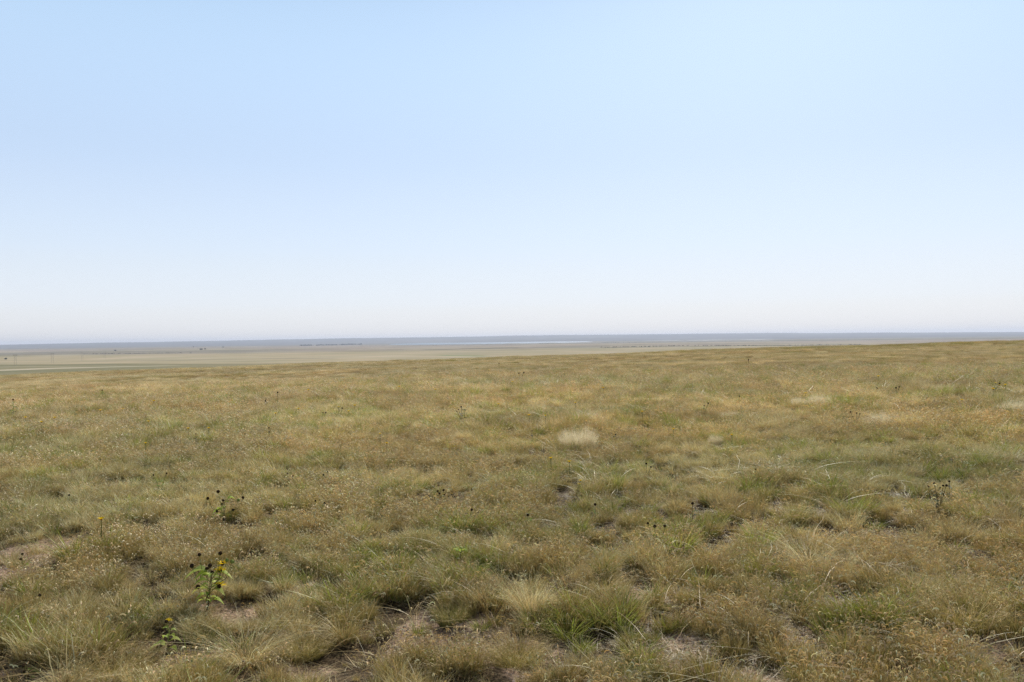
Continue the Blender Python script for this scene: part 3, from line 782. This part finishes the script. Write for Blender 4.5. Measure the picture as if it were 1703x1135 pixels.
def sunflower(px, py, heads, leaves, unit_px, label, seed, petals={}, stemcol=DRYS, withered=4, hr=.0125, lsize=1.0):
    """heads, leaves: offsets (right, up) from the stem foot in photo pixels"""
    x, y, t = spot(px, py); rng = np.random.default_rng(seed); u = t / F
    root = empty('sunflower_plant', (x, y, float(height(x, y)) - .01)); tag(root, label, 'sunflower')
    top = max(h[1] for h in heads) * u if heads else max(l[1] for l in leaves) * u
    g = Geo(); xm = np.mean([h[0] for h in (heads or leaves)]) * u
    axis = [np.array([xm * q * .7 + rng.uniform(-.004, .004), rng.uniform(-.004, .004), top * .72 * q]) for q in np.linspace(0, 1, 6)]
    tube(g, axis, .0034, .0022, np.array(stemcol) * 1.4)
    hp = []
    for hx, hy in heads:
        c = np.array([hx * u, rng.uniform(-.05, .05), hy * u]); hp.append(c)
        q = min(.95, max(.25, (c[2] / top - .25))) ; k = q * 5; i = int(k); a = axis[min(i, 5)] * (1 - (k - i)) + axis[min(i + 1, 5)] * (k - i)
        mid = (a + c) / 2 + np.array([(c[0] - a[0]) * .25, 0, -.1 * np.linalg.norm(c - a)])
        tube(g, [a, mid, c], .0026, .0018, (.20, .20, .07))
    g.build('stem', M_DRY, root)
    for lx, ly in leaves:
        c = np.array([lx * u * 1.18, rng.uniform(-.04, .04), ly * u]); q = min(.98, max(.05, c[2] / top / .72)); k = q * 5; i = int(k)
        a = axis[min(i, 5)] * (1 - (k - i)) + axis[min(i + 1, 5)] * (k - i)
        d = c - a; d[1] += rng.uniform(-.03, .03); ln = max(np.linalg.norm(d) * .9, .04) * lsize; d[2] += .35 * np.linalg.norm(d)
        g = Geo(); col = pal(rng, LG, 1)[0]
        tube(g, [a, a + d * .3], .0015, .0012, col); leaf(g, a + d * .2, d + np.array([0, 0, .01]), ln, ln * .62, col, .75); g.build('leaf', M_LEAF, root)
    if withered:
        g = Geo()
        for k in range(withered * 2):
            q = rng.uniform(.08, .6) * 5; i = int(q); a = axis[i] * (1 - (q - i)) + axis[i + 1] * (q - i); an = rng.uniform(0, 6.28)
            leaf(g, a, (math.cos(an), math.sin(an), -.9), .036, .014, pal(rng, [(.06, .045, .03), (.10, .07, .04), (.22, .17, .11)], 1)[0], .6)
        g.build('withered_leaf', M_DRY, root)
    for i, c in enumerate(hp):
        flower_head(root, c, hr * rng.uniform(.85, 1.2), petals.get(i, 0), rng, 'green' if i % 5 == 3 else 'brown')
    return root

z1 = lambda L_, bx, by: [((a - bx) / 4.364, (by - b_) / 4.364) for a, b_ in L_]
sunflower(346, 1018, z1([(143, 568), (292, 552), (112, 628), (318, 610), (190, 660), (230, 680), (288, 635), (281, 672), (345, 625), (228, 628), (272, 773), (138, 773)], 200, 950),
          z1([(112, 683), (165, 692), (235, 705), (255, 725), (135, 795), (165, 828), (275, 800), (265, 870), (300, 700), (215, 860), (180, 760), (240, 760), (195, 850), (225, 690), (180, 700), (290, 690), (150, 740), (250, 790), (210, 810), (170, 790), (240, 850), (150, 870), (260, 740)], 200, 950),
          1, 'tallest sunflower in the left foreground with dark seed heads and two yellow blooms', 11, petals={6: 13, 7: 11, 10: 7}, lsize=1.45, hr=.0135)
sunflower(371, 878, z1([(290, 75), (216, 122), (315, 138), (415, 138), (447, 122), (293, 170), (385, 200), (278, 208)], 310, 340),
          z1([(240, 215), (320, 170), (330, 180), (235, 245), (330, 300), (380, 110), (350, 150), (300, 230), (260, 200)], 310, 340),
          1, 'faded sunflower with dark heads standing behind the flowering one', 12, hr=.014, lsize=.9, withered=12)
sunflower(279, 1078, [(3, 50)], [(-20, 10), (-8, 22), (14, 18), (12, 8), (6, 32), (-4, 36), (8, 26), (-10, 14)], 1,
          'short young sunflower with broad green leaves and one orange brown head at lower left', 13, petals={0: 5}, withered=2, hr=.011, stemcol=(.16, .2, .06), lsize=1.25)
sunflower(765, 948, [], [(-10, 38), (10, 36), (-4, 40), (5, 41), (2, 30), (-3, 22), (12, 40)], 1, 'leafy seedling with a lime green top and dark stem in the centre foreground', 14, withered=5, lsize=1.1)
sunflower(66, 1030, [(0, 28)], [(-4, 8), (5, 6), (3, 14)], 1, 'single seed head on a bare stalk at the far left foreground', 15, withered=2, hr=.010)
sunflower(47, 1128, [(-1, 22), (9, 21), (-12, 6)], [(-8, 4), (8, 2), (12, 8), (-3, 10), (4, 0)], 1, 'squat weed with brown heads in the bottom left corner', 16, withered=3, hr=.010)
sunflower(40, 945, [(0, 16), (-7, 19)], [(6, 6), (-6, 4)], 1, 'small dark headed weed beside the bare patch at left', 17, withered=3, hr=.011)
sunflower(1092, 922, [(-1, 48), (-12, 53), (15, 48)], [(-4, 36), (3, 28), (-5, 20)], 1, 'dark leafy stalk beside a green clump in the right foreground', 18, withered=12, hr=.012)
sunflower(878, 885, [(0, 27)], [(-4, 18), (5, 20), (3, 10), (-3, 8)], 1, 'slim green stalk with one dark head in the centre', 19, withered=2, hr=.014)
sunflower(1037, 1138, [(3, 24), (14, 30), (-4, 22)], [(6, 12)], 1, 'dead brown weed stalk at the bottom edge of the photo', 20, withered=14, hr=.011)
sunflower(1410, 902, [], [(-5, 10), (5, 12), (0, 16), (4, 6)], 1, 'tiny lime leaved seedling beside the largest arching bunch', 21, withered=0)

def weed(px, py, hpx, heads, leafy, label, seed, yellow=0, dark=True):
    """slim weed of the middle distance: stalks > seed heads, foliage"""
    lf = canopy(py); x, y, t = spot(px, py, lift=lf); rng = np.random.default_rng(seed); u = t / F; H = hpx * u + lf
    root = empty('weed_plant', (x, y, float(height(x, y)) - .01)); tag(root, label, 'weed', 'weeds standing above the grass')
    g = Geo(); tips = []
    for k in range(max(heads, 1)):
        a = rng.uniform(0, 6.28); sp = rng.uniform(0, .35) * H * (0 if heads < 2 else 1)
        tip = np.array([math.cos(a) * sp * 1.6, math.sin(a) * sp, H * rng.uniform(.75, 1.0) if k else H]); tips.append(tip)
        tube(g, [(0, 0, 0), tip * [.35, .35, .5], tip], max(.0035, t * .0003), max(.0022, t * .0002), (.12, .10, .05) if dark else (.2, .22, .09), 5)
    g.build('stem', M_DRY, root)
    for k, tip in enumerate(tips[:heads]):
        g = Geo(); r = max(.012, t * .00085) * rng.uniform(.8, 1.2)
        if k < yellow:
            for q in range(9):
                a = q * .7; leaf(g, tip, (math.cos(a), math.sin(a), .6), r * 2, r, YEL, .1)
            ball(g, tip, r * .6, (.3, .16, .03), .7, rng); g.build('flower_head', M_PETAL, root)
        else:
            ball(g, tip, r, BR, .9, rng); g.build('seed_head', M_DRY, root)
    if leafy:
        g = Geo()
        for k in range(leafy):
            a = rng.uniform(0, 6.28); q = rng.uniform(.1, .85); c = tips[k % len(tips)] * [.5 * q, .5 * q, q]
            ln = rng.uniform(.6, 1.1) * max(.04, H * .30); leaf(g, c, (math.cos(a), math.sin(a), .4), ln, ln * .45, pal(rng, [(.26, .36, .07), (.34, .42, .10), (.18, .26, .06)] if not dark else [(.10, .13, .04), (.14, .16, .05), (.06, .05, .03)], 1)[0], .4)
        g.build('foliage', M_LEAF, root)
WEEDS = [(326, 741, 17, 1, 3, 'single dark stalk alone left of centre in the field', 0, True),
         (267, 812, 20, 2, 10, 'leafy green weed above the flowering sunflower', 0, False),
         (115, 832, 9, 1, 2, 'lone dark seed head near the left side', 0, True),
         (36, 768, 11, 2, 3, 'small dark weed close to the left edge', 0, True),
         (22, 690, 22, 1, 14, 'tall grey green weed at the left edge of the field', 0, False),
         (441, 676, 12, 2, 3, 'two headed dark stalk in the far left field', 0, True),
         (462, 670, 15, 1, 3, 'taller dark stalk right of a two headed one', 0, True),
         (564, 694, 18, 2, 10, 'green weed with one dark and one yellow head', 1, False),
         (535, 700, 12, 2, 8, 'low dotted green weed left of a taller green one', 0, False),
         (448, 735, 20, 2, 3, 'slim double headed stalk left of the middle', 0, True),
         (770, 702, 26, 4, 10, 'many headed dark weed in the centre of the far field', 0, True),
         (483, 800, 13, 2, 6, 'short dark leafy weed left of the middle ground', 0, True),
         (549, 796, 12, 2, 4, 'short dark weed with clustered heads left of centre', 0, True),
         (738, 833, 24, 5, 8, 'spreading dead weed with black curled heads in the middle', 0, True),
         (778, 868, 18, 2, 6, 'dark twiggy weed below the spreading dead one', 0, True),
         (524, 852, 18, 2, 8, 'yellow green weed with a dark head left of centre', 0, False),
         (866, 632, 11, 2, 2, 'tiny dark plant near the top of the field', 0, True),
         (1171, 686, 15, 2, 10, 'green weed in the right middle distance', 0, False),
         (1230, 672, 13, 1, 8, 'smaller green weed further back on the right', 0, False),
         (1076, 782, 11, 2, 2, 'short black tipped weed in the centre right', 0, True),
         (990, 858, 15, 1, 8, 'green sprig beside the pale grass in the centre', 0, False),
         (1152, 868, 32, 1, 5, 'tall single brown stalk behind the green clumps', 0, True),
         (1424, 706, 16, 3, 8, 'dark bushy weed left of a pale tussock', 0, True),
         (1491, 660, 13, 2, 2, 'dark two headed stalk in the far right field', 0, True),
         (1460, 656, 10, 2, 2, 'faint brown stalk in the far right field', 0, True),
         (1562, 842, 32, 3, 10, 'tallest dark leafy weed in the right foreground', 0, True),
         (1547, 822, 16, 2, 4, 'short dark weed left of the tallest right hand one', 0, True),
         (1579, 826, 20, 1, 5, 'thin dark weed right of the tallest one', 0, True),
         (1245, 605, 7, 1, 6, 'lone dark speck of weed near the right crest', 0, True),
         (830, 611, 6, 1, 4, 'lone dark speck of weed on the centre crest', 0, True),
         (1650, 654, 13, 3, 16, 'green patch of weed with yellow blooms at the far right', 2, False),
         (885, 732, 16, 1, 16, 'dark green weed left of the brightest pale tussock', 0, True),
         (1024, 736, 12, 1, 14, 'dark green weed right of the brightest pale tussock', 0, True),
         (958, 810, 14, 2, 6, 'green weed topped with two yellow blooms in the centre', 2, False),
         (1257, 800, 14, 1, 8, 'pale green leafy weed right of centre', 0, False),
         (170, 664, 12, 1, 18, 'dark green leafy weed patch in the far left field', 0, False)]
for i, w in enumerate(WEEDS): weed(w[0], w[1], w[2], w[3], w[4], w[5], 200 + i, w[6], w[7])

# scattered small yellow flowers (nothing tells the far ones apart)
def yellow_flower_parts(seed):
    rng = np.random.default_rng(seed)
    s = Geo(); tube(s, [(0, 0, 0), (.01, 0, .5), (0, .01, 1)], .02, .012, (.14, .18, .05), 5)
    h = Geo()
    for q in range(10):
        a = q * .628; leaf(h, (0, .01, 1), (math.cos(a), math.sin(a), .9), .14, .07, np.array(YEL) * rng.uniform(.85, 1.1), .15)
    ball(h, (0, .01, 1.0), .035, (.30, .16, .03), .6, rng)
    return s.mesh('stem', M_LEAF), h.mesh('blossom', M_PETAL)
YS, YH = yellow_flower_parts(1)
def yflower(px, py, label, big=1.0, group='tiny yellow wildflowers dotted through the grass'):
    x, y, t = spot(px, py, lift=.27); z = float(height(x, y))
    root = empty('yellow_flower', (x, y, z)); tag(root, label, 'wildflower', group)
    hgt = .27; s = max(.30, t * .021) * big
    st = bpy.data.objects.new('stem', YS); C.objects.link(st); st.parent = root; st.scale = (.25, .25, hgt)
    bl = bpy.data.objects.new('blossom', YH); C.objects.link(bl); bl.parent = root; bl.scale = (s, s, s); bl.location = (0, 0, hgt - s)
yflower(168, 868, 'larger golden flower open in the grass at left, above the bare patch', .95, 'yellow wildflowers in the foreground')
for i, (a, b_) in enumerate([(167, 685), (91, 695), (204, 678), (42, 694), (69, 705), (247, 701), (347, 716), (313, 714), (242, 742), (458, 688), (496, 681), (590, 677), (724, 652), (711, 639), (852, 638),
                (664, 646), (513, 652), (829, 671), (632, 720), (643, 735), (880, 690), (907, 692), (957, 670), (1068, 686), (1120, 711), (1217, 723), (947, 765), (916, 763), (1461, 628),
                (1652, 650), (1672, 643), (256, 668), (580, 684), (1003, 648), (1340, 655), (1600, 668)]):
    yflower(a, b_, 'tiny yellow wildflower dotted in the mid distance grass', .9)

# ------------------------------------------------------------------ far plain: pole line, trees, scrub
M_WOOD = simple_mat('weathered_pole_wood', (.36, .31, .27), .85, .1)
def cyl(g, a, b, r, col=(1, 1, 1), n=8): tube(g, [a, b], r, r * .85, col, n)
def hframe(px, dyb, hpx, label):
    x, y, t = spot_plain(px, dyb); root = empty('power_pylon', (x, y, float(height(x, y)))); root.rotation_euler = (0, 0, -.35)
    tag(root, label, 'power pylon', 'H frame power pylons crossing the plain')
    H = hpx * t / F
    for s in (-1, 1):
        g = Geo(); cyl(g, (s * 3.2, 0, 0), (s * 3.2, 0, H), .22); g.build('pole', M_WOOD, root)
    g = Geo(); v = [(sx * 6.6, sy * .3, H * .90 + sz * .22) for sx in (-1, 1) for sy in (-1, 1) for sz in (-1, 1)]
    g.add(v, [(0, 1, 3, 2), (4, 6, 7, 5), (0, 4, 5, 1), (2, 3, 7, 6), (0, 2, 6, 4), (1, 5, 7, 3)], (1, 1, 1)); g.build('crossarm', M_WOOD, root)
    g = Geo(); cyl(g, (-3.2, .3, H * .45), (3.2, .3, H * .78), .10); cyl(g, (3.2, -.3, H * .45), (-3.2, -.3, H * .78), .10); g.build('brace', M_WOOD, root)
    for k in (-6.2, 0, 6.2):
        g = Geo(); cyl(g, (k, 0, H * .90 - 1.9), (k, 0, H * .90 - .35), .22); g.build('insulator', M_WOOD, root)
    return x, y, float(height(x, y)) + H * .9
hframe(25, 33.0, 16.8, 'nearest and tallest wooden power pylon by the left edge')
hframe(87, 29.5, 15.6, 'second wooden power pylon from the left edge')
hframe(136.5, 26.0, 13.0, 'third wooden power pylon from the left edge')
hframe(174, 23.2, 11.0, 'faintest wooden power pylon, fourth from the left edge')

M_TREE = simple_mat('dark_tree_foliage', (.09, .10, .06), .9, .1, noise=.6)
M_BARK = simple_mat('tree_bark', (.12, .09, .06), .9, .1)
def crown_geo(g, cx, cy, cz, rx, ry, rz, rng, n=260, leafs=None):
    s = leafs or rx * .16
    d = rng.normal(0, 1, (n, 3)); d /= np.linalg.norm(d, axis=1, keepdims=True); rad = rng.uniform(.35, 1.0, (n, 1)) ** .6
    c = d * rad * [rx, ry, rz] * (1 + .25 * np.sin(d[:, :1] * 5 + d[:, 1:2] * 4)) + [cx, cy, cz]
    a = rng.normal(0, 1, (n, 3)) * s; b = rng.normal(0, 1, (n, 3)) * s
    V = np.stack([c - a, c + b, c + a, c - b], 1).reshape(-1, 3); g.add(V, np.arange(4 * n).reshape(-1, 4), (.05, .06, .03))
def tree(px, dyb, wpx, hpx, label, seed):
    x, y, t = spot_plain(px, dyb); root = empty('tree', (x, y, float(height(x, y)) - .2)); tag(root, label, 'tree', 'lone trees far out on the plain')
    W = wpx * t / F / 2; H = hpx * t / F; rng = np.random.default_rng(seed)
    g = Geo(); cyl(g, (0, 0, 0), (0, 0, H * .5), max(.25, H * .04)); g.build('trunk', M_BARK, root)
    g = Geo(); crown_geo(g, 0, 0, H * .58, W, W, H * .42, rng); g.build('crown', M_TREE, root)
for i, a in enumerate([(191.5, 10.4, 3.2, 1.6, 'rounded dark tree left of centre of the far plain, above the pylons'),
                       (9.5, 22.2, 3.6, 1.9, 'small bush tree left of the nearest power pylon'),
                       (321.5, 6.2, 1.6, 2.2, 'narrow upright tree highest on the left plain'),
                       (334.5, 10.3, 4.2, 1.9, 'widest dark tree clump on the left plain'),
                       (341.0, 9.6, 2.6, 1.5, 'small tree beside the widest dark clump'),
                       (371, 6.8, 2.4, 1.2, 'faint low tree right of the other lone trees')]): tree(*a, 300 + i)
def scrubline(name, pts, hpx, n, label, seed, wr=2.0):
    g = Geo(); rng = np.random.default_rng(seed)
    for k in range(n):
        s = rng.uniform(0, len(pts) - 1.001) if rng.random() < .3 else min(len(pts) - 1.001, max(0, rng.choice([.2, .55, .8, 1.3, 1.55, 2.2, 2.4]) + rng.normal(0, .12))); i = int(s); f = s - i
        px = pts[i][0] * (1 - f) + pts[i + 1][0] * f; dy = pts[i][1] * (1 - f) + pts[i + 1][1] * f + rng.normal(0, .12)
        x, y, t = spot_plain(px, dy); h = hpx * t / F * rng.uniform(.4, 1.1)
        crown_geo(g, x, y, float(height(x, y)) + h * .4, h * wr, h * wr, h * .6, rng, 26, h * .35)
    o = g.build(name, M_TREE); tag(o, label, 'scrub', kind='stuff'); return o
scrubline('creek_scrub', [(140, 15.2), (200, 14.8), (262, 14.9), (320, 15.6)], .55, 150, 'dark line of creek side scrub across the left plain', 1)
scrubline('lake_woods', [(500, 5.8), (560, 5.2), (600, 5.0)], 1.5, 120, 'dark low woods left of the long lake', 2, 1.3)
scrubline('lakeshore_scrub', [(1000, 14.6), (1150, 13.6), (1300, 15.2), (1440, 15.3)], .7, 260, 'thin dark scrub line across the right plain', 3)
scrubline('shore_trees', [(600, 7.6), (800, 7.3), (990, 7.0), (1100, 6.8), (1300, 6.6), (1700, 6.8)], .4, 200, 'low dark trees along the near lake shore', 4)

# ------------------------------------------------------------------ haze
g = Geo(); zb = PLAIN - 5; zt = 150.0; B = 31500.0
v = [(sx * B, sy * B, z) for sx in (-1, 1) for sy in (-1, 1) for z in (zb, zt)]
g.add(v, [(0, 1, 3, 2), (4, 6, 7, 5), (0, 4, 5, 1), (2, 3, 7, 6), (0, 2, 6, 4), (1, 5, 7, 3)], (1, 1, 1))
M_H, nt, N, L = newmat('haze_air'); out = N.new('ShaderNodeOutputMaterial'); pv = N.new('ShaderNodeVolumePrincipled')
pv.inputs['Color'].default_value = (.74, .81, .96, 1); pv.inputs['Density'].default_value = 4.6e-5; pv.inputs['Anisotropy'].default_value = .2
L.new(pv.outputs[0], out.inputs['Volume'])
hz = g.build('haze', M_H); tag(hz, 'thin pale blue air haze over the plain', 'haze', kind='stuff')

# ------------------------------------------------------------------ sky and sun
SUN_EL, SUN_AZ = R(36), R(18)        # azimuth to the right of the view direction
w = bpy.data.worlds.new('World'); S.world = w; w.use_nodes = True
N = w.node_tree.nodes; L = w.node_tree.links; N.clear()
out = N.new('ShaderNodeOutputWorld'); bg = N.new('ShaderNodeBackground'); sky = N.new('ShaderNodeTexSky')
sky.sky_type = 'NISHITA'; sky.sun_disc = False; sky.sun_elevation = SUN_EL; sky.sun_rotation = SUN_AZ
sky.altitude = 1300; sky.air_density = 1.0; sky.dust_density = 1.6; sky.ozone_density = 1.0
tc = N.new('ShaderNodeTexCoord'); sp = N.new('ShaderNodeSeparateXYZ'); L.new(tc.outputs['Generated'], sp.inputs[0])
mr = N.new('ShaderNodeMapRange'); mr.inputs['From Min'].default_value = 0; mr.inputs['From Max'].default_value = .8; L.new(sp.outputs['Z'], mr.inputs['Value'])
cr = N.new('ShaderNodeValToRGB'); E = cr.color_ramp.elements
cr.color_ramp.interpolation = 'CARDINAL'; stops = [(.0, (.89, .89, .91)), (.018 / .8, (.90, .91, .935)), (.044 / .8, (.89, .94, 1.01)), (.106 / .8, (.86, .975, 1.13)), (.20 / .8, (.84, 1.035, 1.32)), (.38 / .8, (.73, 1.01, 1.35)), (1, (.3, .45, .8))]
while len(E) < len(stops): E.new(.5)
for e, (q, c) in zip(E, stops): e.position = q; e.color = (*[v / 1.6 for v in c], 1)
L.new(mr.outputs[0], cr.inputs[0])
vs = N.new('ShaderNodeVectorMath'); vs.operation = 'SCALE'; vs.inputs['Scale'].default_value = 1.6 / .065; L.new(cr.outputs[0], vs.inputs[0])
mf = N.new('ShaderNodeMapRange'); mf.inputs['From Min'].default_value = .40; mf.inputs['From Max'].default_value = .62; mf.inputs['To Min'].default_value = .58; mf.inputs['To Max'].default_value = 0; L.new(sp.outputs['Z'], mf.inputs['Value'])
ml = N.new('ShaderNodeMapRange'); ml.interpolation_type = 'SMOOTHSTEP'; ml.inputs['From Min'].default_value = .0; ml.inputs['From Max'].default_value = .23; ml.inputs['To Min'].default_value = .32; ml.inputs['To Max'].default_value = 0; L.new(sp.outputs['Z'], ml.inputs['Value'])
ad = N.new('ShaderNodeMath'); ad.operation = 'ADD'; L.new(mf.outputs[0], ad.inputs[0]); L.new(ml.outputs[0], ad.inputs[1])
mx = N.new('ShaderNodeMix'); mx.data_type = 'RGBA'; L.new(ad.outputs[0], mx.inputs[0]); L.new(sky.outputs[0], mx.inputs[6]); L.new(vs.outputs[0], mx.inputs[7])
L.new(mx.outputs[2], bg.inputs[0]); bg.inputs[1].default_value = .065; L.new(bg.outputs[0], out.inputs[0])
sd = bpy.data.lights.new('sun', 'SUN'); sd.energy = 5.0; sd.angle = R(.53); sd.color = (1, .95, .88)
so = bpy.data.objects.new('sun', sd); C.objects.link(so)
dirv = Vector((math.sin(SUN_AZ) * math.cos(SUN_EL), math.cos(SUN_AZ) * math.cos(SUN_EL), math.sin(SUN_EL)))
so.rotation_euler = dirv.to_track_quat('Z', 'Y').to_euler(); so.location = (0, 0, 30)

# ------------------------------------------------------------------ camera
cd = bpy.data.cameras.new('camera'); co = bpy.data.objects.new('camera', cd); C.objects.link(co); S.camera = co
cd.sensor_width = 36; cd.lens = 36 * F / 1703; cd.clip_start = .05; cd.clip_end = 200000
m = Matrix.Identity(4)
for i in range(3): m[i][0] = right[i]; m[i][1] = up[i]; m[i][2] = -fwd[i]; m[i][3] = CAM[i]
co.matrix_world = m

S.view_settings.view_transform = 'Standard'; S.view_settings.look = 'None'; S.view_settings.exposure = 0; S.view_settings.gamma = 1
cy = S.cycles
cy.max_bounces = 5; cy.diffuse_bounces = 3; cy.glossy_bounces = 2; cy.transmission_bounces = 3; cy.volume_bounces = 0; cy.transparent_max_bounces = 4
cy.use_denoising = True; cy.denoiser = 'OPENIMAGEDENOISE'; cy.denoising_input_passes = 'RGB_ALBEDO_NORMAL'; cy.denoising_prefilter = 'NONE'; S.render.filter_size = 1.1; cy.caustics_reflective = False; cy.caustics_refractive = False
cy.sample_clamp_indirect = 4
